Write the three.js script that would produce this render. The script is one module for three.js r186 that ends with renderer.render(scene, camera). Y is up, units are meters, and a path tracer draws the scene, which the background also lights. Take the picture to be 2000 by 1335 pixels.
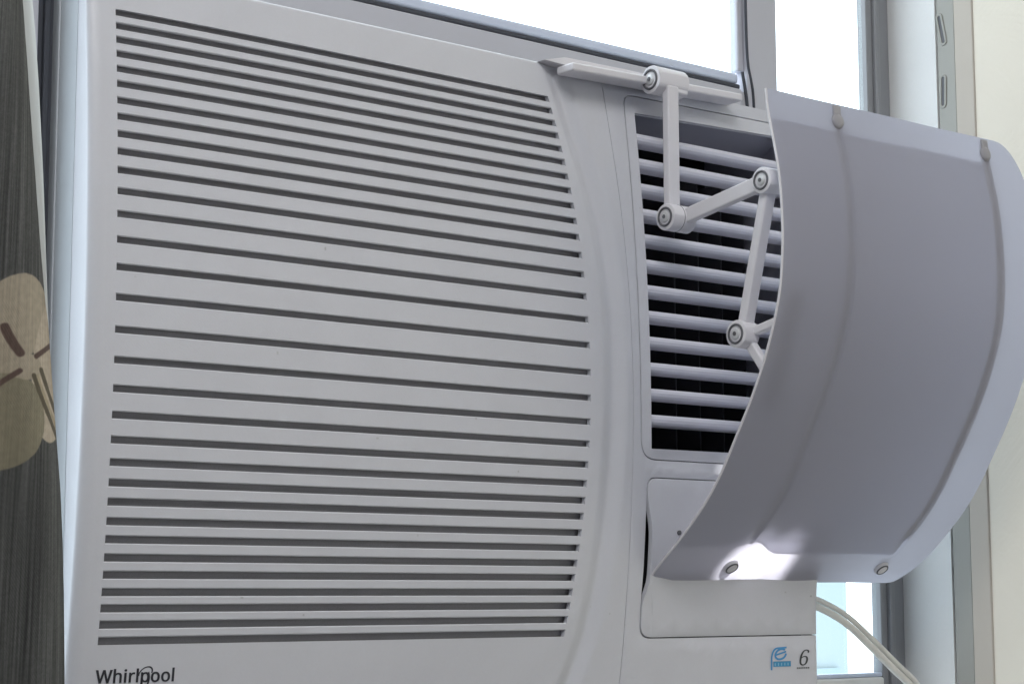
import * as THREE from 'three';
import { mergeGeometries, mergeVertices, toCreasedNormals } from 'three/addons/utils/BufferGeometryUtils.js';
import { TessellateModifier } from 'three/addons/modifiers/TessellateModifier.js';
import { RoundedBoxGeometry } from 'three/addons/geometries/RoundedBoxGeometry.js';
import { TextGeometry } from 'three/addons/geometries/TextGeometry.js';
import { FontLoader } from 'three/addons/loaders/FontLoader.js';
import { RectAreaLightUniformsLib } from 'three/addons/lights/RectAreaLightUniformsLib.js';
import { createNoise2D } from 'simplex-noise';

// ------------------------------------------------------------------ camera, sky, lamps, exposure
// origin: top left corner of the air conditioner's front; x along the front, y up, z into the room
const scene = new THREE.Scene();
const camera = new THREE.PerspectiveCamera(19.786, 1024 / 683, 0.02, 200);
camera.position.set(-0.4915, -0.354, 0.9711);
camera.up.set(-0.07983, 0.99164, 0.10137);
camera.lookAt(0.13524, -0.22503, 0.20267);
const renderer = new THREE.WebGLRenderer({ antialias: true });
renderer.toneMapping = THREE.LinearToneMapping;
renderer.toneMappingExposure = 1.2;
renderer.shadowMap.enabled = true;
RectAreaLightUniformsLib.init();

// bright overcast sky, almost even
{
  const w = 64, h = 32, d = new Float32Array(w * h * 4);
  for (let j = 0; j < h; j++) for (let i = 0; i < w; i++) {
    const e = (j + 0.5) / h - 0.5, k = (j * w + i) * 4, L = 2.95 + 0.5 * Math.max(0, e);
    d[k] = L * 0.885; d[k + 1] = L * 0.995; d[k + 2] = L * 1.11; d[k + 3] = 1;
  }
  const t = new THREE.DataTexture(d, w, h, THREE.RGBAFormat, THREE.FloatType);
  t.mapping = THREE.EquirectangularReflectionMapping; t.magFilter = t.minFilter = THREE.LinearFilter; t.needsUpdate = true;
  scene.background = t; scene.environment = t; scene.environmentIntensity = 1;
}
const CEIL = 0.85;
const fillLamp = new THREE.RectAreaLight(new THREE.Color(0.985, 0.98, 0.985), 8.0, 0.7, 0.7);  // added fill light from above, standing in for the room's soft light
fillLamp.position.set(-0.42, CEIL - 0.047, 1.05); fillLamp.lookAt(-0.42, -3, 1.05);
fillLamp.castShadow = true; scene.add(fillLamp);

for (const [xl, xt] of [[0.385, 0.4965], [0.425, 0.5245]]) {          // two added spots that throw the bright patch on the deflector lip
  const spot = new THREE.SpotLight(new THREE.Color(1, 0.985, 0.96), 24, 0, 0.0172, 0.06, 2);
  spot.position.set(xl, CEIL - 0.045, 0.280); spot.target.position.set(xt, -0.333, 0.0112);
  spot.shadow.radius = 0.35; spot.castShadow = true; scene.add(spot, spot.target);
}

// ------------------------------------------------------------------ helpers
let seed = 7;
const rnd = () => ((seed = (seed * 16807) % 2147483647) / 2147483647);
const noise = createNoise2D(rnd);
const fbm = (x, y, o = 4) => { let s = 0, a = 0.5; for (let i = 0; i < o; i++) { s += a * noise(x, y); x *= 2.03; y *= 2.03; a *= 0.5; } return s; };
const used = {};
const numbered = (n) => { used[n] = (used[n] ?? -1) + 1; return used[n] ? `${n}_${String(used[n]).padStart(3, '0')}` : n; };
function thing(name, label, category, pos = [0, 0, 0], group) {
  const o = new THREE.Group(); o.name = numbered(name); o.position.set(...pos); o.userData = { label, category };
  if (group) o.userData.group = group;
  scene.add(o); return o;
}
function part(name, geo, mat, parent, label) {
  const m = new THREE.Mesh(Array.isArray(geo) ? mergeGeometries(geo.map((g) => clean(g))) : geo, mat);
  m.name = name; m.castShadow = m.receiveShadow = true; if (label) m.userData.label = label;
  parent.add(m); return m;
}
function struct(name, geo, mat, label, category) {
  const m = part(name, geo, mat, scene); m.name = numbered(name); m.userData = { kind: 'structure', label, category }; return m;
}
function clean(g) { const n = g.index ? g.toNonIndexed() : g.clone(); for (const k of Object.keys(n.attributes)) if (!['position', 'normal', 'uv'].includes(k)) n.deleteAttribute(k); return n; }
const box = (x0, x1, y0, y1, z0, z1, r = 0) => {
  const w = x1 - x0, h = y1 - y0, d = z1 - z0;
  const g = r ? new RoundedBoxGeometry(w, h, d, 2, Math.min(r, w * 0.49, h * 0.49, d * 0.49)) : new THREE.BoxGeometry(w, h, d);
  return metric(g.translate((x0 + x1) / 2, (y0 + y1) / 2, (z0 + z1) / 2));
};
// uv in metres from position and the dominant normal axis
function metric(g) {
  const p = g.attributes.position, n = g.attributes.normal, uv = new Float32Array(p.count * 2);
  for (let i = 0; i < p.count; i++) {
    const a = Math.abs(n.getX(i)), b = Math.abs(n.getY(i)), c = Math.abs(n.getZ(i));
    const [u, v] = c >= a && c >= b ? [p.getX(i), p.getY(i)] : a >= b ? [p.getZ(i), p.getY(i)] : [p.getX(i), p.getZ(i)];
    uv[2 * i] = u; uv[2 * i + 1] = v;
  }
  g.setAttribute('uv', new THREE.BufferAttribute(uv, 2)); return g;
}
// grid surface from f(i, j) -> [x, y, z]
function grid(nu, nv, f, skip) {
  const pos = [], idx = [];
  for (let j = 0; j <= nv; j++) for (let i = 0; i <= nu; i++) pos.push(...f(i, j));
  for (let j = 0; j < nv; j++) for (let i = 0; i < nu; i++) {
    if (skip && skip(i, j)) continue;
    const a = j * (nu + 1) + i, b = a + 1, c = a + nu + 1, d = c + 1;
    idx.push(a, c, b, b, c, d);
  }
  const g = new THREE.BufferGeometry(); g.setAttribute('position', new THREE.Float32BufferAttribute(pos, 3)); g.setIndex(idx); g.computeVertexNormals(); return metric(g);
}
const interp = (pts, x) => {            // pts: [[x, y] ...] rising in x, smooth through them
  let i = 0; while (i < pts.length - 2 && x > pts[i + 1][0]) i++;
  const P = (k) => pts[Math.max(0, Math.min(pts.length - 1, k))], [x1, y1] = P(i), [x2, y2] = P(i + 1);
  const t = (x - x1) / (x2 - x1), m = (k) => { const a = P(k - 1), b = P(k + 1); return (b[1] - a[1]) / (b[0] - a[0]); };
  if (t < 0) return y1 + m(i) * (x - x1); if (t > 1) return y2 + m(i + 1) * (x - x2);
  const h = x2 - x1, t2 = t * t, t3 = t2 * t;
  return (2 * t3 - 3 * t2 + 1) * y1 + (t3 - 2 * t2 + t) * h * m(i) + (3 * t2 - 2 * t3) * y2 + (t3 - t2) * h * m(i + 1);
};
const smooth = (a, b, x) => { const t = Math.max(0, Math.min(1, (x - a) / (b - a))); return t * t * (3 - 2 * t); };
function canvasTex(w, h, draw, srgb = true) {
  const c = document.createElement('canvas'); c.width = w; c.height = h; draw(c.getContext('2d'), w, h);
  const t = new THREE.CanvasTexture(c); if (srgb) t.colorSpace = THREE.SRGBColorSpace; return t;
}
function dataTex(n, f, rep, srgb = false) {
  const d = new Uint8Array(n * n * 4);
  for (let j = 0; j < n; j++) for (let i = 0; i < n; i++) { const v = f(i / n, j / n), k = (j * n + i) * 4; const a = Array.isArray(v) ? v : [v, v, v]; for (let c = 0; c < 3; c++) d[k + c] = Math.max(0, Math.min(255, a[c] * 255)); d[k + 3] = 255; }
  const t = new THREE.DataTexture(d, n, n); t.wrapS = t.wrapT = THREE.RepeatWrapping; t.magFilter = THREE.LinearFilter; t.minFilter = THREE.LinearMipmapLinearFilter; t.generateMipmaps = true;
  if (srgb) t.colorSpace = THREE.SRGBColorSpace; t.repeat.set(rep, rep); t.needsUpdate = true; return t;
}
// noise that wraps, for tiling maps
const wrapN = (u, v, f) => { const a = u * 6.2832, b = v * 6.2832; return fbm(Math.cos(a) * f + 3 * Math.cos(b) * f * 0.33, Math.sin(a) * f + 5 + Math.sin(b) * f); };

// ------------------------------------------------------------------ materials
const grainMap = dataTex(256, (u, v) => 0.5 + 0.3 * wrapN(u, v, 9) + 0.3 * (rnd() - 0.5), 12);
const specks = Array.from({ length: 34 }, () => [rnd(), rnd(), 0.0006 + 0.0009 * rnd(), 0.05 + 0.14 * rnd()]);
const soilMap = dataTex(512, (u, v) => { for (const [a, b, r, d] of specks) if ((u - a) ** 2 + (v - b) ** 2 < r * r) return [0.97 - d, 0.965 - d, 0.95 - d]; const s = 0.975 + 0.012 * wrapN(u, v, 1.2) + 0.008 * (rnd() - 0.5); return [s, s * 0.998, s * 0.995]; }, 2.1, true);
const roughVar = dataTex(256, (u, v) => 0.82 + 0.22 * wrapN(u, v, 3), 3);
const std = (o) => new THREE.MeshStandardMaterial({ side: THREE.DoubleSide, ...o });
const lin = (r, g, b) => new THREE.Color().setRGB(r, g, b);
const M = {
  shell: new THREE.MeshPhysicalMaterial({ side: THREE.DoubleSide, color: lin(0.66, 0.665, 0.715), map: soilMap, roughness: 0.46, roughnessMap: roughVar, bumpMap: grainMap, bumpScale: 0.00004 }),
  cabinet: std({ color: lin(0.54, 0.57, 0.61), map: soilMap, roughness: 0.5 }),
  slat: std({ color: lin(0.74, 0.74, 0.83), roughness: 0.5, map: soilMap }),
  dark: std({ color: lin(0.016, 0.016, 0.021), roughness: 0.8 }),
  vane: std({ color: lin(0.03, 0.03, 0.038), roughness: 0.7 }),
  duct: std({ color: lin(0.34, 0.34, 0.40), roughness: 0.7 }),
  filter: std({ color: lin(0.42, 0.41, 0.43), roughness: 0.9 }),
  sheet: new THREE.MeshPhysicalMaterial({ side: THREE.DoubleSide, color: lin(0.455, 0.45, 0.515), roughness: 1, transmission: 0.48, thickness: 0, bumpMap: grainMap, bumpScale: 0.00003 }),
  liner: new THREE.MeshPhysicalMaterial({ side: THREE.DoubleSide, color: lin(0.70, 0.71, 0.77), roughness: 1, transmission: 0.47, thickness: 0 }),
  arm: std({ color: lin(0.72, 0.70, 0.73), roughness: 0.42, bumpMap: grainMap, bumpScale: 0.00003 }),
  screw: std({ color: lin(0.62, 0.62, 0.63), roughness: 0.35, metalness: 0.2 }),
  recess: std({ color: lin(0.12, 0.12, 0.13), roughness: 0.7 }),
  rib: std({ color: lin(0.09, 0.088, 0.095), roughness: 0.6 }),
  knob: std({ color: lin(0.36, 0.35, 0.375), roughness: 0.5 }),
  ink: std({ color: lin(0.012, 0.013, 0.022), roughness: 0.4 }),
  frame: std({ color: lin(0.53, 0.53, 0.58), roughness: 0.5, metalness: 0.0, bumpMap: grainMap, bumpScale: 0.00003 }),
  frameDark: std({ color: lin(0.28, 0.283, 0.295), roughness: 0.45 }),
  sash: std({ color: lin(0.62, 0.68, 0.82), roughness: 0.5 }),
  rubber: std({ color: lin(0.06, 0.065, 0.08), roughness: 0.8 }),
  jamb: std({ color: lin(0.84, 0.84, 0.83), roughness: 0.6, map: soilMap }),
  strip: std({ color: lin(0.36, 0.35, 0.315), roughness: 0.5 }),
  trim: std({ color: lin(0.54, 0.485, 0.42), roughness: 0.7 }),
  edging: new THREE.MeshPhysicalMaterial({ side: THREE.DoubleSide, color: lin(0.62, 0.64, 0.62), roughness: 0.9, transmission: 0.35, thickness: 0 }),
  cable: std({ color: lin(0.80, 0.79, 0.75), roughness: 0.5 }),
  glass: new THREE.MeshPhysicalMaterial({ color: lin(0.97, 0.99, 0.985), roughness: 0.02, transmission: 1, thickness: 0, ior: 1.5 }),
};
const plaster = dataTex(256, (u, v) => 0.5 + 0.35 * wrapN(u, v, 5) + 0.2 * (rnd() - 0.5), 5);
M.wall = std({ color: lin(0.81, 0.745, 0.635), roughness: 0.85, bumpMap: plaster, bumpScale: 0.0004 });
M.room = std({ color: lin(0.66, 0.67, 0.71), roughness: 0.9 });
M.ceiling = std({ color: lin(0.8, 0.8, 0.78), roughness: 0.9 });
M.floor = std({ color: lin(0.15, 0.145, 0.15), roughness: 0.6 });
const font = async (n) => new FontLoader().loadAsync(`fonts/droid/droid_${n}.typeface.json`);
const sans = await font('sans_regular'), serif = await font('serif_regular');

// ------------------------------------------------------------------ room that encloses the window (mostly out of frame)
const XR = 0.757;                                   // plane of the right-hand wall
const XL = -2.1, ZB = 2.7, YF = -1.9;
struct('ceiling', box(XL - 0.15, XR + 0.2, CEIL, CEIL + 0.15, -0.3, ZB + 0.15), M.ceiling, 'white ceiling above the window', 'ceiling');
struct('floor', box(XL - 0.15, XR + 0.2, YF - 0.15, YF, -0.3, ZB + 0.15), M.floor, 'brown floor below the window', 'floor');
struct('wall_left', box(XL - 0.15, XL, YF, CEIL, -0.3, ZB), M.room, 'cream wall left of the window', 'wall');
struct('wall_behind', box(XL - 0.15, XR + 0.2, YF, CEIL, ZB, ZB + 0.15), M.room, 'cream wall facing the window', 'wall');
struct('wall_right', box(XR, XR + 0.2, YF, CEIL, 0.0255, ZB), M.wall, 'cream plastered wall right of the window', 'wall');
struct('wall_window', [box(XL, -1.25, YF, CEIL, -0.3, -0.05), box(-1.25, XR + 0.2, YF, -1.0, -0.3, -0.05), box(-1.25, XR + 0.2, 0.62, CEIL, -0.3, -0.05), box(XR + 0.006, XR + 0.2, -1.0, 0.62, -0.076, -0.066)], M.wall, 'cream wall around the window', 'wall');
{
  const t = thing('added_fill_lamp', 'added unseen lamp panel on the ceiling that fills the room with light', 'lamp', [-0.42, CEIL, 1.05]);  // added lamp body, out of view, for the fill light
  const glow = std({ color: lin(0.8, 0.8, 0.8), emissive: lin(1, 0.965, 0.93), emissiveIntensity: 1.5 });
  part('added_lamp_housing', box(-0.38, 0.38, -0.04, 0, -0.38, 0.38, 0.006), M.jamb, t);
  part('added_lamp_panel', box(-0.35, 0.35, -0.045, -0.0405, -0.35, 0.35), glow, t);
}

{
  const t = thing('added_spot_lamp', 'added unseen twin spot lamp that brightens the deflector lip', 'lamp', [0.40, CEIL, 0.280]);  // added fixture, out of view, made for the two patch spots
  const face = std({ color: lin(0.8, 0.8, 0.8), emissive: lin(1, 0.985, 0.96), emissiveIntensity: 2 });
  for (const dx of [-0.015, 0.025]) {
    const h = part('added_lamp_housing', metric(new THREE.LatheGeometry([[0.019, 0], [0.019, -0.02], [0.0155, -0.036], [0.0145, -0.036], [0.0145, -0.02]].map(([a, b]) => new THREE.Vector2(a, b)), 32).translate(dx, 0, 0)), M.jamb, t);
    part('added_lamp_face', new THREE.CylinderGeometry(0.014, 0.014, 0.004, 28).translate(dx, -0.026, 0), face, h);
  }
}

// ------------------------------------------------------------------ the air conditioner
const zQ = (y) => 0.0092 * (1 - ((y + 0.19) / 0.17) ** 2);                       // bow of the front, flatter at its right-hand side
const zC = (y) => { const t = (y + 0.19) / 0.17, u = 1 - t * t; return 0.0046 * (u + Math.sqrt(u * u + 0.012)); };
const zb = (x, y) => { const q = smooth(0.3, 0.57, x); return zQ(y) * (1 - q) + zC(y) * q - 0.005 * Math.exp(-Math.max(0, x) / 0.06); };
const SLOT = [0.0255, 0.0336, 0.0418, 0.0502, 0.059, 0.0678, 0.0775, 0.0868, 0.0969, 0.107, 0.1177, 0.1297, 0.1427, 0.1572, 0.1726, 0.1895, 0.2075, 0.2243, 0.2401, 0.2546, 0.2682, 0.2805, 0.2916, 0.302, 0.3126, 0.3224, 0.3323, 0.3416, 0.351, 0.3598, 0.3686, 0.3774].map((v) => -v);
const slotEnd = (y) => 0.62916 * y ** 4 + 0.27418 * y ** 3 - 0.68745 * y ** 2 - 0.32076 * y + 0.32439;
const poly = (c, y) => c.reduce((a, v) => a * y + v, 0);
const bandX = (y) => poly([54.83558, 53.80322, 18.16100, 1.54160, -0.29441, 0.33405], y);
const seamPts = [[-0.43, 0.393], [-0.4113, 0.3954], [-0.3581, 0.3978], [-0.2573, 0.3985], [-0.2127, 0.3982], [-0.1468, 0.3953], [-0.0907, 0.3908], [-0.0404, 0.3852], [-0.0017, 0.3805]];
const seamX = (y) => interp(seamPts, y);
const ridge = (x, y) => { const s = x - bandX(y); return -0.0040 * smooth(-0.008, 0.005, s) * (1 - smooth(0.004, 0.017, s)); };
const face = (x, y) => zb(x, y) + ridge(x, y);
const XS = 0.0143, YT = 0, YB = -0.428, AX = 0.584, EDGE = 0.0078, SH = 0.00185;   // SH: half slot height
const ac = thing('air_conditioner', 'white window air conditioner with slotted bowed front panel under the curved deflector', 'air conditioner');
const slotHalf = (y) => SH * (1 + 0.1 * smooth(-0.2, -0.34, y));
function frontNormals(g, fn) {          // analytic normals for a face z = fn(x, y)
  const p = g.attributes.position, n = g.attributes.normal, e = 0.0004;
  for (let i = 0; i < p.count; i++) {
    const x = p.getX(i), y = p.getY(i), v = new THREE.Vector3(-(fn(x + e, y) - fn(x - e, y)) / (2 * e), -(fn(x, y + e) - fn(x, y - e)) / (2 * e), 1).normalize();
    n.setXYZ(i, v.x, v.y, v.z);
  }
  return g;
}
{
  // rows of the front panel: slot edges and lines between
  const rows = [], inSlot = [], edges = SLOT.map((y) => [y + slotHalf(y), y - slotHalf(y)]);
  const fill = (a, b, n, s) => { for (let k = 0; k < n; k++) { rows.push(a + ((b - a) * k) / n); inSlot.push(s); } };
  fill(YT - 0.003, edges[0][0], 5, -1);
  edges.forEach(([a, b], k) => { fill(a, b, 1, k); if (k < edges.length - 1) fill(b, edges[k + 1][0], Math.max(2, Math.round((b - edges[k + 1][0]) / 0.004)), -2); });
  fill(edges.at(-1)[1], YB, 9, -3); rows.push(YB);
  const top = edges[0][0], bot = edges.at(-1)[1];
  const NU = 2 + 24 + 22;
  const colX = (i, y) => { const e = slotEnd(Math.max(bot, Math.min(top, y))) - (y > top ? (y - top) * 0.27 : 0) - (y < bot ? (bot - y) * 0.17 : 0), s = seamX(y) - 0.0003; return i <= 2 ? EDGE + (XS - EDGE) * (i / 2) : i <= 26 ? XS + (e - XS) * ((i - 2) / 24) : e + (s - e) * ((i - 26) / 22); };
  const P = (i, j) => { const y = rows[j], x = colX(i, y); return [x, y, face(x, y)]; };
  const frame = frontNormals(grid(NU, rows.length - 1, P, (i, j) => i >= 2 && i < 26 && inSlot[j] !== -1 && inSlot[j] !== -3), face);
  const walls = [];
  const wall = (a, b) => walls.push(grid(1, a.length - 1, (i, j) => (i ? b[j] : a[j])));
  edges.forEach(([a, b]) => {           // end walls of each slot
    for (const X of [() => XS, slotEnd]) wall([[X(a), a, face(X(a), a)], [X(b), b, face(X(b), b)]], [[X(a), a, face(X(a), a) - 0.0034], [X(b), b, face(X(b), b) - 0.0034]]);
  });
  const lip = (y, d) => { const A = [], B = []; for (let k = 0; k <= 24; k++) { const x = XS + (slotEnd(y) - XS) * (k / 24); A.push([x, y, face(x, y)]); B.push([x, y + d * 0.0002, face(x, y) - 0.0034]); } wall(A, B); };
  lip(top, 1); lip(bot, -1);
  { const A = [], B = []; for (let k = 0; k <= 60; k++) { const y = YT - 0.003 + ((YB - YT + 0.003) * k) / 60, x = seamX(y) - 0.0003; A.push([x, y, face(x, y)]); B.push([x, y, face(x, y) - 0.005]); } wall(A, B); }
  // rounded left edge and side return, following the bow
  const N = 60, R = 0.005;
  const prof = []; for (let k = 0; k <= 8; k++) { const a = (k / 8) * Math.PI / 2; prof.push([EDGE - 0.0098 * Math.sin(a), -R + R * Math.cos(a)]); }
  prof.push([-0.0021, -0.0105], [-0.0021, -0.0162], [-0.0019, -0.0168], [-0.0006, -0.0171]);
  const left = grid(prof.length - 1, N, (i, j) => { const y = YT + 0.001 + ((YB - YT) * j) / N; return [prof[i][0], y, i > 9 ? prof[i][1] : face(EDGE, y) + prof[i][1]]; });
  // top edge: small round and return
  const tp = []; for (let k = 0; k <= 5; k++) { const a = (k / 5) * Math.PI / 2; tp.push([-0.003 + 0.003 * Math.sin(a), -0.003 + 0.003 * Math.cos(a)]); } tp.push([0, -0.022]);
  const topEdge = grid(tp.length - 1, 60, (i, j) => { const x = EDGE + ((seamX(0) - 0.0003 - EDGE) * j) / 60; return [x, tp[i][0], face(x, -0.003) + tp[i][1]]; });
  part('front_panel', [frame, ...walls, left, topEdge], M.shell, ac);
  // the bars between the slots
  for (let k = 0; k < edges.length - 1; k++) {
    const yt = edges[k][1], yb2 = edges[k + 1][0], c = 0.0006, n = Math.max(2, Math.round((yt - yb2) / 0.003));
    const pr = [[yt - 0.0003, -0.0034], [yt, -c], [yt - c, 0]]; for (let q = 1; q < n; q++) pr.push([yt - c + ((yb2 - yt + 2 * c) * q) / n, 0]); pr.push([yb2 + c, 0], [yb2, -c], [yb2 + 0.0003, -0.0034]);
    const g = grid(24, pr.length - 1, (i, j) => { const [y, dz] = pr[j], e = slotEnd(y), x = XS + (e - XS) * (i / 24); return [x, y, face(x, y) + dz]; });
    part('grille_bar', toCreasedNormals(g, 0.5), M.shell, ac);
  }
  // dark washable filter behind the slots
  const fm = dataTex(256, (u, v) => 0.8 + 0.05 * (rnd() - 0.5) + 0.03 * Math.sin(v * 6.2832 * 24), 9, true);
  M.filter.map = fm;
  part('air_filter', grid(10, 40, (i, j) => { const y = -0.008 - 0.385 * (j / 40), x = 0.006 + 0.366 * (i / 10); return [x, y, zb(x, y) - 0.0040 + Math.min(0, ridge(x, y))]; }), M.filter, ac, 'dark air filter seen through the slots');
}
// right-hand section: panel, louvre bezel, control door
const tess = new TessellateModifier(0.007, 7);
function bent(shape, depth, bevel, off = 0, fn = zb, crease = 0.6) {
  let g = new THREE.ExtrudeGeometry(shape, { depth, bevelEnabled: bevel > 0, bevelSize: bevel, bevelOffset: -bevel, bevelThickness: bevel, bevelSegments: 2, curveSegments: 10 });
  g.translate(0, 0, -depth - bevel);
  g = tess.modify(clean(g));
  const p = g.attributes.position;
  for (let i = 0; i < p.count; i++) p.setZ(i, p.getZ(i) + fn(p.getX(i), p.getY(i)) + off);
  return metric(toCreasedNormals(g, crease));
}
const zbx = zb;
// rounded outline through corner points with radii
function roundPoly(pts) {
  const s = new THREE.Path(), n = pts.length;
  pts.forEach(([x, y, r], i) => {
    const [px, py] = pts[(i + n - 1) % n], [nx, ny] = pts[(i + 1) % n], a = Math.hypot(px - x, py - y), b = Math.hypot(nx - x, ny - y);
    const A = [x + ((px - x) / a) * r, y + ((py - y) / a) * r], B = [x + ((nx - x) / b) * r, y + ((ny - y) / b) * r];
    i ? s.lineTo(...A) : s.moveTo(...A);
    if (r) s.quadraticCurveTo(x, y, ...B);
  });
  s.closePath(); return s;
}
const asShape = (p) => new THREE.Shape(p.getPoints(10));
const bezelPts = (o) => [[0.4006 - o, -0.0112 + o, 0.008 + o], [0.5745 + o, -0.009 + o, 0.008 + o], [0.5745 + o, -0.2622 - o, 0.011 + o], [0.4066 - o, -0.2622 - o, 0.013 + o]];
const doorEdge = (y) => 0.0034 * smooth(-0.283, -0.315, y) * (1 - smooth(-0.34, -0.362, y));     // finger gap at the door's left edge
function doorPath(o) {
  const s = new THREE.Path(), x0 = 0.4128, x1 = AX + (o > 0 ? 0.02 : -0.0004), yt = -0.2748 + o, yb = -0.3812 - o, r = 0.008;
  s.moveTo(x1, yt); s.lineTo(x0 - o + r, yt); s.quadraticCurveTo(x0 - o, yt, x0 - o, yt - r);
  for (let k = 1; k <= 16; k++) { const y = yt - r + ((yb + 0.009 - yt + r) * k) / 16; s.lineTo(x0 - o - 0.0012 * smooth(-0.33, -0.37, y) + (o > 0 ? 0 : doorEdge(y)), y); }
  s.quadraticCurveTo(x0 - o - 0.0012, yb, x0 - o + 0.009, yb); s.lineTo(x1, yb); s.closePath(); return s;
}
{
  const s = new THREE.Shape(); s.moveTo(AX, YT);
  s.lineTo(seamX(YT) + 0.0003, YT);
  for (let k = 1; k <= 40; k++) { const y = YT + ((YB - YT) * k) / 40; s.lineTo(seamX(y) + 0.0003, y); }
  s.lineTo(AX, YB);
  // the door opening runs out at the right edge
  s.lineTo(AX, -0.3818); s.lineTo(0.4216, -0.3818);
  const dp = doorPath(0.0006).getPoints(10).filter(([x]) => true);
  const pts = dp.filter((q) => q.x < AX).reverse();
  for (const q of pts) s.lineTo(q.x, q.y);
  s.lineTo(AX, -0.2742); s.closePath();
  s.holes.push(roundPoly(bezelPts(0.0005)));
  part('side_panel', bent(s, 0.003, 0.0005, 0, zbx), M.shell, ac);
  part('panel_return', [box(AX - 0.0025, AX - 0.0003, YB, YT - 0.001, -0.022, -0.003), box(0.385, AX - 0.0028, YT - 0.003, YT - 0.0006, -0.022, -0.004)], M.shell, ac);
  const b = asShape(roundPoly(bezelPts(0)));
  const open = [[0.409, -0.0222, 0.001], [0.563, -0.0176, 0.001], [0.563, -0.2547, 0.001], [0.4147, -0.2557, 0.001]];
  b.holes.push(roundPoly(open));
  part('louvre_bezel', bent(b, 0.004, 0.0006, 0.0002, zbx), M.shell, ac);
  part('control_door', bent(asShape(doorPath(0)), 0.003, 0.0006, 0.0006, (x, y) => zb(x, y) + 0.0025 * doorEdge(y) / 0.0034 * (1 - smooth(0.413, 0.43, x))), M.shell, ac, 'control door with its left edge standing ajar');
  part('gap_backing', box(0.40, AX - 0.003, -0.3845, -0.2715, -0.02, -0.012), M.dark, ac);
  part('door_catch', new THREE.CylinderGeometry(0.0016, 0.0016, 0.002, 20).rotateX(Math.PI / 2).translate(0.4426, -0.3109, zb(0.4426, -0.3109) + 0.0006), M.recess, ac);
  // duct behind the louvres
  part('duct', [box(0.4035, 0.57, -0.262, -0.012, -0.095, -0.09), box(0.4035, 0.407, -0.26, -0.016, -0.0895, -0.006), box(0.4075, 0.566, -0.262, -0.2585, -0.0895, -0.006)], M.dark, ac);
  const hood = grid(4, 10, (i, j) => { const t = j / 10; return [0.4073 + 0.1592 * (i / 4), -0.0185 - 0.014 * t * t, -0.006 - 0.026 * t]; });
  part('duct_hood', [hood, box(0.5667, 0.57, -0.26, -0.016, -0.0895, -0.006)], M.duct, ac);
  // horizontal louvre slats
  for (let k = 0; k < 12; k++) {
    const yc = -0.0399 - 0.01775 * k, tilt = 0.05, sh = new THREE.Shape();
    const prof = [[0.0044, 0.0002], [0.0041, 0.0019], [0.0030, 0.0031], [0.0012, 0.0036], [-0.0095, 0.0036], [-0.0112, 0.0026], [-0.0112, -0.0026], [-0.0095, -0.0034], [0.0006, -0.0036], [0.0026, -0.0031], [0.0039, -0.0018]];
    prof.forEach(([z, y], i) => { const Y = y * Math.cos(tilt) - z * Math.sin(tilt) * -1, Z = z * Math.cos(tilt) + y * Math.sin(tilt) * -1; i ? sh.lineTo(-Z, Y) : sh.moveTo(-Z, Y); });
    const g = new THREE.ExtrudeGeometry(sh, { depth: 0.156, bevelEnabled: false }); g.rotateY(Math.PI / 2);
    // after the turn: local x -> -z, depth -> x
    const m = part('louvre_slat', metric(toCreasedNormals(clean(g), 0.8)), M.slat, ac);
    m.position.set(0.4085, yc, zC(yc) - 0.006);
  }
  for (let k = 2; k < 6; k++) {
    const x = 0.432 + 0.024 * k;
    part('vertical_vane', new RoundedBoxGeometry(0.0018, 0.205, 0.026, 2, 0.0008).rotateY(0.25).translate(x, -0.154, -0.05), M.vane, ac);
  }
}
// cabinet running back through the window
part('cabinet', [box(-0.0012, AX - 0.003, YT - 0.0085, YT - 0.0065, -0.42, -0.0225), box(-0.0018, 0.002, YB + 0.002, YT - 0.0068, -0.42, -0.0178, 0.0006), box(AX - 0.0055, AX - 0.0034, YB + 0.002, YT - 0.0068, -0.42, -0.0225), box(0.0025, AX - 0.003, YB, YB + 0.0018, -0.42, -0.0225), box(0.004, AX - 0.006, YB + 0.002, YT - 0.009, -0.42, -0.4)], M.cabinet, ac);
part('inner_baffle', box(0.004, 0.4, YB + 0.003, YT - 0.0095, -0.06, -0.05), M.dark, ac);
part('side_flange', [box(-0.0025, -0.0012, YB + 0.002, YT - 0.007, -0.0435, -0.0395, 0.0006)], M.cabinet, ac);
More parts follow.
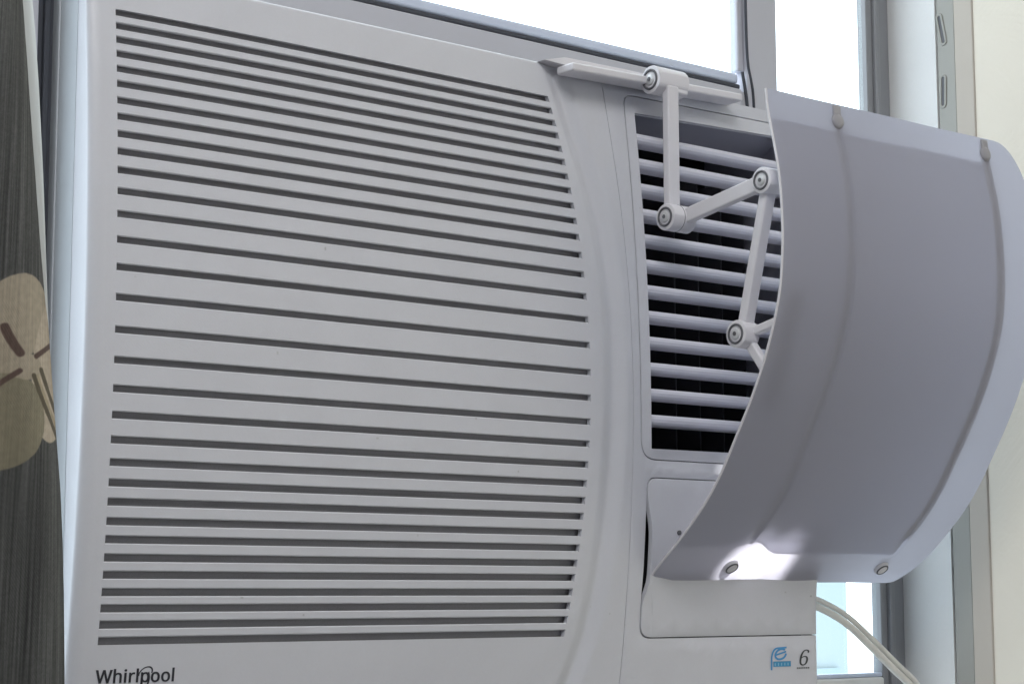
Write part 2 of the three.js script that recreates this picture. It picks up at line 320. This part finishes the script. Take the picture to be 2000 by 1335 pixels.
// maker's lettering and badges
{
  const g = new TextGeometry('Whirlpool', { font: sans, size: 0.0070, depth: 0.0003, curveSegments: 6, bevelEnabled: true, bevelSize: 0.00014, bevelThickness: 0.00005, bevelSegments: 1 });
  g.computeBoundingBox(); const w = g.boundingBox.max.x - g.boundingBox.min.x; g.scale(0.0472 / w, 1, 1); g.translate(0.0146, -0.4, 0);
  const place = (q, d = 0.00005) => { const p = q.attributes.position; for (let i = 0; i < p.count; i++) p.setZ(i, p.getZ(i) + face(p.getX(i), p.getY(i)) + d); return q; };
  const ring = new THREE.TorusGeometry(0.0046, 0.00048, 6, 30, Math.PI * 1.15).rotateZ(-0.75); ring.scale(0.95, 0.62, 0.4); ring.rotateZ(0.55); ring.translate(0.0441, -0.3951, 0);
  const tail = new THREE.TorusGeometry(0.006, 0.0008, 6, 20, 1.2).rotateZ(-0.6).scale(0.7, 1, 0.4).translate(0.0423, -0.398, 0);
  part('brand_lettering', [place(clean(g)), place(clean(ring), 0.0001), place(clean(tail), 0.0001)], M.ink, ac);
  const badge = canvasTex(512, 256, (c, W, H) => {
    c.clearRect(0, 0, W, H);
    const X = (u) => ((u - 1490) / 100) * W, Y = (v) => ((v - 1258) / 54) * H;
    c.fillStyle = 'rgb(70,150,205)'; c.strokeStyle = 'rgb(70,150,205)'; c.lineJoin = 'round';
    c.lineWidth = 16; c.beginPath(); c.moveTo(X(1500.5), Y(1308)); c.lineTo(X(1501), Y(1284)); c.quadraticCurveTo(X(1503), Y(1266), X(1513), Y(1265)); c.lineTo(X(1531), Y(1264)); c.stroke();
    c.lineWidth = 18; c.beginPath(); c.ellipse(X(1519), Y(1277), 58, 44, -0.5, 0.5, 6.0); c.stroke();
    c.lineWidth = 15; c.beginPath(); c.moveTo(X(1508), Y(1279)); c.lineTo(X(1530), Y(1272)); c.stroke();
    c.fillStyle = 'rgb(60,145,190)'; c.fillRect(X(1504), Y(1291), X(1539) - X(1504), Y(1301.5) - Y(1291));
    c.fillStyle = 'rgb(150,195,220)'; for (let k = 0; k < 5; k++) c.fillRect(X(1507 + k * 6.4), Y(1294), 8, 26);
    c.fillStyle = 'rgb(55,60,62)'; c.font = 'italic 205px serif'; c.fillText('6', X(1551.5), Y(1300.5));
    c.fillStyle = 'rgb(110,114,116)'; for (let k = 0; k < 6; k++) c.fillRect(X(1551 + k * 4.4), Y(1304), 18, 14);
  });
  const bm = std({ map: badge, transparent: true, roughness: 0.5 });
  const g2 = new THREE.PlaneGeometry(0.0512, 0.0192, 8, 6); g2.translate(0.5568, -0.3975, 0); { const p = g2.attributes.position; for (let i = 0; i < p.count; i++) p.setZ(i, zb(p.getX(i), p.getY(i)) + 0.0003); }
  part('printed_badge', g2, bm, ac, 'blue leaf emblem beside a dark numeral six');
}

// ------------------------------------------------------------------ the wind deflector on its jointed arm
const dp0 = [[-0.0279, 0.117], [-0.041, 0.1182], [-0.0621, 0.1226], [-0.083, 0.1266], [-0.1066, 0.1287], [-0.1332, 0.1288], [-0.1592, 0.1261], [-0.1783, 0.1211], [-0.2036, 0.1115], [-0.2273, 0.0997], [-0.251, 0.0856], [-0.2751, 0.0706], [-0.2928, 0.0566], [-0.3073, 0.042], [-0.3204, 0.0272], [-0.3304, 0.0148], [-0.3381, 0.0058], [-0.3441, 0.0012]];
const dCurve = new THREE.CatmullRomCurve3(dp0.map(([y, z]) => new THREE.Vector3(0, y, z)));
const NS = 72, dPts = dCurve.getSpacedPoints(NS), dAt = (s) => { const k = Math.min(NS - 1e-6, Math.max(0, s * NS)), i = Math.floor(k); return dPts[i].clone().lerp(dPts[i + 1], k - i); };
const dNor = (s) => { const a = dAt(Math.max(0, s - 0.012)), b = dAt(Math.min(1, s + 0.012)), t = b.sub(a).normalize(); return new THREE.Vector3(0, -t.z, t.y).multiplyScalar(-1).normalize(); };   // outward
const DX0 = 0.418, DX1 = 0.685;
{
  const d = thing('wind_deflector', 'curved white plastic air deflector on a jointed arm in front of the louvres', 'air deflector');
  const NX = 172, L = 0.364, R = 0.024;
  const xs = []; for (let i = 0; i <= NX; i++) xs.push(i / NX);
  const right = (s) => { const e = Math.min(s, 1 - s) * L, r = s < 0.5 ? 0.033 : 0.026; return e < r ? DX1 - r * 0.92 * (1 - Math.sqrt(Math.max(0, 1 - (1 - e / r) ** 2))) : DX1; };
  const ss = []; for (let j = 0; j <= 12; j++) ss.push((0.1 * (j / 12) ** 1.7)); for (let j = 1; j <= 60; j++) ss.push(0.1 + 0.82 * (j / 60)); for (let j = 11; j >= 0; j--) ss.push(1 - 0.08 * (j / 12) ** 1.7);
  const groove = (x) => { let q = 0; for (const [c, k] of [[0.485, 0.0006], [0.643, 0.0008]]) { const t = x - c; q += k * smooth(-0.0062, 0.0014, t) * (1 - smooth(0.0014, 0.0030, t)); } return q; };
  const xAt = (i, s) => { const e = right(s); return i <= 160 ? DX0 + (0.652 - DX0) * (i / 160) : 0.652 + (e - 0.652) * ((i - 160) / 12); };
  const wob = (x, s) => 0.0005 * noise(x * 9, s * 2.2);
  const surf = (o) => (i, j) => { const s = ss[j], x = xAt(i, s), p = dAt(s), n = dNor(s), g = groove(x) * smooth(0.04, 0.06, s) * (1 - smooth(0.88, 0.93, s)); return [x, p.y + n.y * (o - g + wob(x, s)), p.z + n.z * (o - g + wob(x, s))]; };
  part('sheet', grid(NX, ss.length - 1, surf(0)), M.sheet, d);
  // cut edge on the left, its lit look put into a paler colour
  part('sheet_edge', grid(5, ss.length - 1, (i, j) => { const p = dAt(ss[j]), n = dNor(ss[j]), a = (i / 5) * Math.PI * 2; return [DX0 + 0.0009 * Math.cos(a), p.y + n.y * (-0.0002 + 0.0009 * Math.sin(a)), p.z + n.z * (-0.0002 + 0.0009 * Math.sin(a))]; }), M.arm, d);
  // opaque inner panel, bonded behind the sheet between the ribs and short of its rim
  const inner = (o) => (i, j) => { const x = 0.4195 + (0.6445 - 0.4195) * (i / 120), sE = 0.902 - 0.018 * Math.exp(-(((x - 0.491) / 0.013) ** 2)) + 0.016 * smooth(0.497, 0.522, x), s = 0.051 + (sE - 0.051) * (j / 60), p = dAt(s), n = dNor(s), g = groove(x); return [x, p.y + n.y * (o - g * 1.0), p.z + n.z * (o - g)]; };
  part('inner_panel', grid(120, 60, inner(-0.0012)), M.liner, d);
  for (const cx of [0.485, 0.643]) {
    const rb = grid(8, 60, (i, j) => { const s = 0.012 + 0.86 * (j / 60), p = dAt(s), n = dNor(s), a = (i / 8) * Math.PI * 2, w = (cx < 0.5 ? 0.0036 : 0.0044) * Math.cos(a), h = -0.0044 + 0.0018 * Math.sin(a); return [cx + w, p.y + n.y * h, p.z + n.z * h]; });
    part('rib', rb, M.rib, d);
    { const n = dNor(0.02), q = new THREE.Quaternion().setFromUnitVectors(new THREE.Vector3(0, 0, 1), n), a = dAt(0.02); part('rib_tab', new RoundedBoxGeometry(0.0072, 0.012, 0.002, 3, 0.0009).applyQuaternion(q).translate(cx - 0.0002, a.y + n.y * 0.0006, a.z + n.z * 0.0006), M.knob, d); }
    for (const s of [0.033, 0.957]) {
      const p = dAt(s), n = dNor(s), k = new THREE.LatheGeometry([[0, 0.0034], [0.0024, 0.0032], [0.0040, 0.0022], [0.0046, 0.0004], [0.0046, -0.004], [0, -0.004]].map(([a, b]) => new THREE.Vector2(a * (s > 0.5 ? 1.32 : 1.18), b * (s > 0.5 ? 1 : 0.8))), 28);
      k.applyQuaternion(new THREE.Quaternion().setFromUnitVectors(new THREE.Vector3(0, 1, 0), n)); k.translate(cx, p.y, p.z);
      const kn = part('knob', k, s < 0.5 ? M.knob : M.arm, d);
      if (s < 0.5) continue;
      const sl = new THREE.TorusGeometry(0.0045, 0.0006, 6, 24).rotateX(Math.PI / 2); sl.applyQuaternion(new THREE.Quaternion().setFromUnitVectors(new THREE.Vector3(0, 1, 0), n)); sl.translate(cx + n.x * 0.0026, p.y + n.y * 0.0026, p.z + n.z * 0.0026);
      part('knob_groove', sl, M.recess, kn);
    }
  }
  // arm
  const bar = (p, q, w, dp, r = 0.0016) => {      // bar with its wide side across x, between points in a plane of constant x
    const a = new THREE.Vector3(...p), b = new THREE.Vector3(...q), v = b.clone().sub(a), len = v.length();
    const g = new RoundedBoxGeometry(w, len, dp, 3, r); g.applyQuaternion(new THREE.Quaternion().setFromUnitVectors(new THREE.Vector3(0, 1, 0), v.normalize())); return g.translate(...a.add(b).multiplyScalar(0.5).toArray());
  };
  const joint = (x0, x1, y, z, r, par) => {
    const w = x1 - x0, c = 0.0012, pr = [[0, 0], [r - c, 0], [r - 0.0003, 0.0004], [r, c], [r, w - c], [r - c, w], [0, w]].map(([a, b]) => new THREE.Vector2(a, b));
    const g = new THREE.LatheGeometry(pr, 36).rotateZ(-Math.PI / 2).translate(x0, y, z);
    const j = part('joint', metric(toCreasedNormals(clean(g), 0.6)), M.arm, par);
    const rg = new THREE.TorusGeometry(r * 0.66, r * 0.09, 8, 30).rotateY(Math.PI / 2).translate(x0 - 0.0001, y, z); part('joint_ring', rg, M.recess, j);
    const sc = new THREE.LatheGeometry([[0, -0.0012], [r * 0.34, -0.001], [r * 0.42, -0.0002], [r * 0.42, 0.001]].map(([a, b]) => new THREE.Vector2(a, b)), 24).rotateZ(-Math.PI / 2).translate(x0, y, z);
    part('screw', sc, M.screw, j);
    const hx = new THREE.CylinderGeometry(r * 0.17, r * 0.17, 0.0006, 6).rotateZ(Math.PI / 2).translate(x0 - 0.0011, y, z); part('screw_socket', hx, M.recess, j);
    return j;
  };
  // rail held on the top edge of the front
  {
    const rl = thing; const a = [0.3384, -0.0063, 0.0125], b = [0.499, -0.0016, 0.0125];
    const g = new RoundedBoxGeometry(0.161, 0.0057, 0.017, 3, 0.0016); g.rotateZ(Math.atan2(b[1] - a[1], b[0] - a[0])); g.translate((a[0] + b[0]) / 2, (a[1] + b[1]) / 2 + 0.0006, 0.0098);
    part('mount_rail', g, M.arm, d);
    const lipS = new THREE.Shape(); lipS.moveTo(0.326, -0.0008); lipS.lineTo(0.344, 0.0035); lipS.lineTo(0.398, 0.0045); lipS.lineTo(0.5, 0.0045); lipS.lineTo(0.5, 0.0015); lipS.lineTo(0.35, -0.0015); lipS.closePath();
    part('rail_foot', new THREE.ExtrudeGeometry(lipS, { depth: 0.016, bevelEnabled: true, bevelSize: 0.0004, bevelThickness: 0.0004, bevelSegments: 2 }).translate(0, 0.0004, -0.012), M.arm, d);
  }
  const J1 = [-0.0042, 0.0212], J2 = [-0.1, 0.0290], J3 = [-0.0868, 0.1085], J4 = [-0.1845, 0.0835];
  joint(0.4055, 0.4345, J1[0], J1[1], 0.0098, d);
  part('clamp_block', new RoundedBoxGeometry(0.02, 0.015, 0.012, 3, 0.002).translate(0.424, -0.0055, 0.0235), M.arm, d);
  part('link', [bar([0.4185, J1[0] - 0.004, 0.0275], [0.4185, J2[0] + 0.004, 0.0275], 0.0105, 0.0066)], M.arm, d);
  { const j2 = joint(0.4105, 0.4325, J2[0], J2[1], 0.0092, d); part('set_screw', new THREE.CylinderGeometry(0.0011, 0.0011, 0.0008, 16).rotateX(Math.PI / 2).translate(0.4205, -0.0925, 0.0309), M.recess, j2); part('joint_seam', new THREE.TorusGeometry(0.0092, 0.00022, 6, 40).rotateY(Math.PI / 2).translate(0.4205, J2[0], J2[1]), M.recess, j2); }
  part('link', [bar([0.4250, J2[0], J2[1]], [0.4250, J3[0], J3[1]], 0.0060, 0.0105)], M.arm, d);
  joint(0.4205, 0.4345, J3[0], J3[1], 0.0088, d);
  part('link', [bar([0.4285, J3[0] - 0.001, J3[1]], [0.4285, J4[0] + 0.001, J4[1]], 0.0095, 0.0072)], M.arm, d);
  joint(0.4205, 0.4345, J4[0], J4[1], 0.0092, d);
  const e1 = dAt(0.42), e2 = dAt(0.53);
  part('bracket', [bar([0.431, J4[0], J4[1]], [0.431, e1.y, e1.z - 0.004], 0.006, 0.006), bar([0.431, J4[0] - 0.002, J4[1]], [0.431, e2.y + 0.002, e2.z - 0.004], 0.006, 0.007)], M.arm, d);
  part('bracket_pad', grid(6, 20, (i, j) => { const s = 0.37 + 0.21 * (j / 20), p = dAt(s), n = dNor(s), a = (i / 6) * Math.PI * 2; return [0.433 + 0.008 * Math.cos(a), p.y + n.y * (-0.004 + 0.0014 * Math.sin(a)), p.z + n.z * (-0.004 + 0.0014 * Math.sin(a))]; }), M.arm, d);
}

// ------------------------------------------------------------------ the window behind
{
  const w = thing('window', 'grey aluminium window frame with bright panes behind the air conditioner', 'window');
  const T = 0.62, B = -1.0, ZF = -0.06, ZK = -0.074;
  part('head_rail', box(-1.25, XR, T - 0.05, T, ZK, ZF, 0.002), M.frame, w);
  part('transom', box(-0.0124, 0.5795, -0.0035, 0.0345, ZK, ZF, 0.0015), M.frame, w);
  part('rubber_seal', [box(-0.0124, 0.5795, 0.0346, 0.0385, -0.0735, ZF - 0.0015, 0.0015)], M.rubber, w, 'dark rubber seal along the transom');
  part('sash_rail', box(-0.0124, 0.5795, 0.0387, 0.0475, -0.074, ZF - 0.003, 0.003), M.sash, w, 'blue grey sash rail above the transom');
  part('mullion', [box(0.5865, 0.62, B, T - 0.05, ZK, ZF, 0.0018), box(0.5798, 0.586, 0.05, T - 0.05, -0.073, ZF - 0.004, 0.0012), box(0.5798, 0.586, B, 0.0335, -0.073, ZF - 0.002, 0.0012)], M.frame, w);
  {
    const c = new THREE.CatmullRomCurve3([[0.5862, 0.3, -0.0605], [0.5862, 0.07, -0.0605], [0.5872, 0.052, -0.06], [0.5905, 0.038, -0.0595], [0.592, 0.02, -0.0595], [0.592, -0.03, -0.0595]].map((p) => new THREE.Vector3(...p)));
    part('sealing_bead', new THREE.TubeGeometry(c, 40, 0.0011, 6), M.rubber, w);
    const c2 = new THREE.CatmullRomCurve3([[0.5806, 0.0482, -0.0605], [0.5818, 0.035, -0.059], [0.584, 0.02, -0.059], [0.585, -0.03, -0.059]].map((p) => new THREE.Vector3(...p)));
    part('sealing_bead', new THREE.TubeGeometry(c2, 30, 0.0013, 6), M.rubber, w);
  }
  part('stile', [box(0.7295, 0.737, B, T - 0.05, -0.072, ZF - 0.002, 0.001), box(0.7372, 0.743, B, T - 0.05, -0.072, ZF + 0.0012, 0.0014), box(0.7432, XR - 0.0005, B, T - 0.05, -0.072, ZF - 0.001, 0.001)], M.frameDark, w, 'dark grey stile at the right of the panes');
  part('stile', [box(-0.027, -0.0125, B, T - 0.05, ZK, -0.045, 0.001)], M.frame, w);
  part('foam_seal', [box(-0.0122, -0.0012, YB - 0.002, 0.034, -0.07, -0.0485), box(-0.0088, -0.0052, YB - 0.002, 0.034, -0.0484, -0.0445, 0.001)], M.rubber, w, 'dark foam strip beside the air conditioner');
  part('bottom_rail', [box(0.6202, 0.7293, -0.46, -0.4172, ZK, ZF, 0.002)], M.jamb, w);
  part('bottom_seal', [box(0.6202, 0.7293, -0.417, -0.4138, -0.073, ZF - 0.002, 0.001)], M.sash, w);
  part('under_rail', box(-0.0124, 0.5795, -0.47, -0.4305, ZK, ZF, 0.002), M.frame, w);
  part('sill', box(-1.25, XR, B, B + 0.04, ZK, ZF + 0.02, 0.003), M.frame, w);
  part('stile', box(-1.25, -1.2, B + 0.04, T - 0.05, ZK, ZF, 0.002), M.frame, w);
  const pane = (x0, x1, y0, y1) => part('pane', box(x0, x1, y0, y1, -0.0695, -0.0665), M.glass, w);
  pane(0.6202, 0.7293, -0.4137, T - 0.05); pane(-0.0124, 0.5797, 0.0476, T - 0.05); pane(-1.2, -0.0272, B + 0.04, T - 0.05); pane(0.6202, 0.7293, B + 0.04, -0.4601); pane(-0.0124, 0.5797, B + 0.04, -0.4701);
}
{
  const j = thing('window_reveal', 'white side reveal right of the panes with a grey slotted metal strip', 'window reveal');
  part('reveal_panel', box(XR, XR + 0.0055, -1.0, 0.62, -0.0655, -0.0128), M.jamb, j);
  part('groove_backing', box(XR + 0.0035, XR + 0.0055, -1.0, 0.62, -XS, -0.0105), M.rubber, j);
  const st = part('metal_strip', box(XR - 0.0006, XR + 0.0055, -1.0, 0.62, -0.0104, 0.0066, 0.0005), M.strip, j, 'grey metal strip with oblong slots');
  for (const [y, t] of [[0.102, 0.18], [0.0505, -0.04], [0.155, 0.1]]) {
    const s = new THREE.Shape(); const a = 0.0030, h = 0.0105; s.absarc(0, h, a, 0, Math.PI); s.absarc(0, -h, a, Math.PI, Math.PI * 2); s.closePath();
    const o = new THREE.Path(); o.absarc(0, h, a * 0.6, 0, Math.PI); o.absarc(0, -h, a * 0.6, Math.PI, Math.PI * 2); o.closePath(); s.holes.push(o);
    const rim = new THREE.ExtrudeGeometry(s, { depth: 0.0006, bevelEnabled: true, bevelSize: 0.0004, bevelThickness: 0.0004, bevelSegments: 2 }).rotateZ(t).rotateY(-Math.PI / 2).translate(XR - 0.0005, y, -0.0058);
    part('slot_rim', rim, M.strip, st);
    const hole = new THREE.ExtrudeGeometry(new THREE.Shape(o.getPoints(12)), { depth: 0.0003, bevelEnabled: false }).rotateZ(t).rotateY(-Math.PI / 2).translate(XR - 0.0006, y, -0.0058);
    part('slot', hole, M.recess, st);
  }
  part('beige_trim', box(XR - 0.0012, XR + 0.0055, -1.0, 0.62, 0.0067, 0.0254, 0.0015), M.trim, j);
}

// ------------------------------------------------------------------ far building, seen washed out through the lower pane
{
  const b = thing('distant_building', 'pale washed-out building far behind the lower pane', 'building', [17.2, -30, -15]);
  const bw = std({ color: lin(0.235, 0.28, 0.29), roughness: 0.8 }), bg = std({ color: lin(0.2, 0.26, 0.28), roughness: 0.5 });
  const wl = part('wall', [box(-3, 0.55, 0, 33, -6, 0), box(0.55, 0.85, 0, 29.4, -6, -0.4)], bw, b);
  for (let f = 0; f < 11; f++) for (const x of [-2.4, -1.5, -0.6, 0.1]) { const q = part('window', box(x - 0.25, x + 0.25, 1.2 + f * 2.9, 2.7 + f * 2.9, 0.01, 0.05), bg, b); part('sill', box(x - 0.3, x + 0.3, 1.1 + f * 2.9, 1.2 + f * 2.9, 0.01, 0.12), bw, q); }
}

// ------------------------------------------------------------------ cable at the right
{
  const c = thing('cable', 'pale twin cable hanging from behind the air conditioner across the lower pane', 'cable');
  const pts = [[0.575, -0.347, -0.035], [0.6083, -0.3572, -0.024], [0.6379, -0.3696, -0.02], [0.6662, -0.3871, -0.02], [0.6951, -0.4069, -0.02], [0.7187, -0.4232, -0.02], [0.738, -0.45, -0.02], [0.744, -0.52, -0.02], [0.744, -0.9, -0.02]];
  const mk = (dx, dy, dz, r) => new THREE.TubeGeometry(new THREE.CatmullRomCurve3(pts.map(([x, y, z]) => new THREE.Vector3(x + dx, y + dy, z + dz))), 90, r, 12);
  part('cable_core', mk(0.0012, 0.0018, 0, 0.0021), M.cable, c); part('cable_core', mk(-0.0012, -0.0024, -0.0015, 0.0028), M.cable, c);
}

// ------------------------------------------------------------------ curtain with printed flowers
{
  const X0 = -0.5, X1 = -0.05, Y0 = -0.75, Y1 = 0.25, W = 1350, H = 2000;
  const streak = (x, y) => 0.5 + 0.32 * noise(x * 900, y * 7) + 0.22 * noise(x * 2200, y * 16) + 0.2 * noise(x * 160, y * 2);
  const tex = canvasTex(W, H, (c) => {
    const im = c.createImageData(W, H);
    for (let j = 0; j < H; j++) for (let i = 0; i < W; i++) {
      const x = X0 + ((X1 - X0) * i) / W, y = Y1 - ((Y1 - Y0) * j) / H, s = streak(x, y), k = (j * W + i) * 4, v = 50 + 50 * s + 12 * (rnd() - 0.5);
      im.data[k] = v; im.data[k + 1] = v * 0.995; im.data[k + 2] = v * 0.955; im.data[k + 3] = 255;
    }
    c.putImageData(im, 0, 0);
    const flower = (fx, fy) => {
      // drawn in millimetres from the flower's middle
      c.save(); c.translate(((fx - X0) / (X1 - X0)) * W, ((Y1 - fy) / (Y1 - Y0)) * H); c.scale(W / (X1 - X0) / 1000, H / (Y1 - Y0) / 1000);
      const petal = (x, y, rx, ry, a, col) => { c.fillStyle = col; c.beginPath(); c.ellipse(x, y, rx, ry, a, 0, Math.PI * 2); c.fill(); };
      petal(-14, -4, 12, 16, 0.3, 'rgb(160,148,128)'); petal(-2, -22, 15.5, 18.5, 0, 'rgb(160,148,128)'); petal(15, 2, 13, 34, 0.1, 'rgb(178,164,144)'); petal(-9, 27, 18, 22, 0.1, 'rgb(130,122,101)');
      petal(0, 2, 7, 6, 0, 'rgb(162,150,130)');
      c.strokeStyle = 'rgb(88,70,62)'; c.lineCap = 'round';
      const stroke = (w, ...p) => { c.lineWidth = w; c.beginPath(); c.moveTo(p[0], p[1]); c.quadraticCurveTo(p[2], p[3], p[4], p[5]); c.stroke(); };
      stroke(2.4, 4, -3, 10, -7, 17, -11); stroke(1.2, 12, -8, 18, -12, 24, -15); stroke(3.4, -3, -4, -7, -10, -9, -16); stroke(2.4, -3, 4, -8, 8, -12, 12);
      c.strokeStyle = 'rgb(88,80,64)'; c.setLineDash([0.8, 0.9]); stroke(2.4, 3, 6, 9, 22, 26, 44); stroke(2.4, 7, 3, 13, 18, 28, 36);
      c.setLineDash([]); c.strokeStyle = 'rgb(160,146,120)'; stroke(1.5, 5, 6, 11, 21, 29, 44);
      c.restore();
    };
    flower(-0.1062, -0.2485); flower(-0.3, -0.02); flower(-0.36, -0.5);
    const im2 = c.getImageData(0, 0, W, H);
    for (let j = 0; j < H; j++) for (let i = 0; i < W; i++) { const x = X0 + ((X1 - X0) * i) / W, y = Y1 - ((Y1 - Y0) * j) / H, k = (j * W + i) * 4, q = (0.92 + 0.14 * (0.5 + 0.5 * noise(x * 1500 + 9, y * 10))) * (0.94 + 0.12 * 0.3 * noise(x * 260, y * 260)) * (0.93 + 0.14 * ((i + j) % 2)); for (let e = 0; e < 3; e++) im2.data[k + e] *= q; }
    c.putImageData(im2, 0, 0);
  });
  const mat = new THREE.MeshPhysicalMaterial({ side: THREE.DoubleSide, map: tex, roughness: 0.95, transmission: 0.1, thickness: 0, bumpMap: dataTex(256, (u, v) => 0.5 + 0.4 * Math.sin(u * 402) * Math.sin(v * 402) + 0.2 * (rnd() - 0.5), 8), bumpScale: 0.0003 });
  const edge = (y) => interp([[-1.6, -0.06], [-0.5, -0.0795], [-0.3924, -0.0823], [-0.3154, -0.0856], [-0.269, -0.09], [-0.2104, -0.0949], [-0.1512, -0.1], [-0.0798, -0.1081], [0.1, -0.135], [0.5, -0.17]], y);
  const t = thing('curtain', 'dark grey streaked curtain with a cream flower print left of the air conditioner', 'curtain');
  const NU = 120, NV = 90;
  const g = grid(NU, NV, (i, j) => {
    const y = 0.6 - 2.2 * (j / NV), u = i / NU, x = edge(y) - 0.55 * (1 - u) ** 1.0, q = edge(y) - x;
    const z = 0.15 - 0.02 * Math.sin(q * 62) * smooth(0.012, 0.08, q) - 0.004 * smooth(0.004, 0, q) + 0.006 * noise(q * 12, y * 2) + 0.0035 * Math.sin(q * 210 + 1.2 * Math.sin(y * 5)) * smooth(0, 0.012, q);
    return [x, y, z];
  });
  const p = g.attributes.position, uv = g.attributes.uv;
  for (let i = 0; i < p.count; i++) uv.setXY(i, (p.getX(i) - X0) / (X1 - X0), (p.getY(i) - Y0) / (Y1 - Y0));
  tex.wrapS = tex.wrapT = THREE.MirroredRepeatWrapping;
  part('fabric', g, mat, t);
  part('edge_strip', grid(3, 60, (i, j) => { const y = 0.6 - 0.86 * (j / 60), w = 0.0026 * (1 - smooth(-0.05, -0.26, y)); return [edge(y) - 0.004 + (0.004 + w) * (i / 3), y, 0.1455 + 0.001 * Math.sin(i)]; }), M.edging, t, 'pale strip showing along the curtain edge');  // pale strip laid along the curtain edge, narrowing downwards
  part('curtain_rail', new THREE.CylinderGeometry(0.012, 0.012, 1.2, 20).rotateZ(Math.PI / 2).translate(-0.6, 0.615, 0.15), M.frame, t);
}

renderer.render(scene, camera);
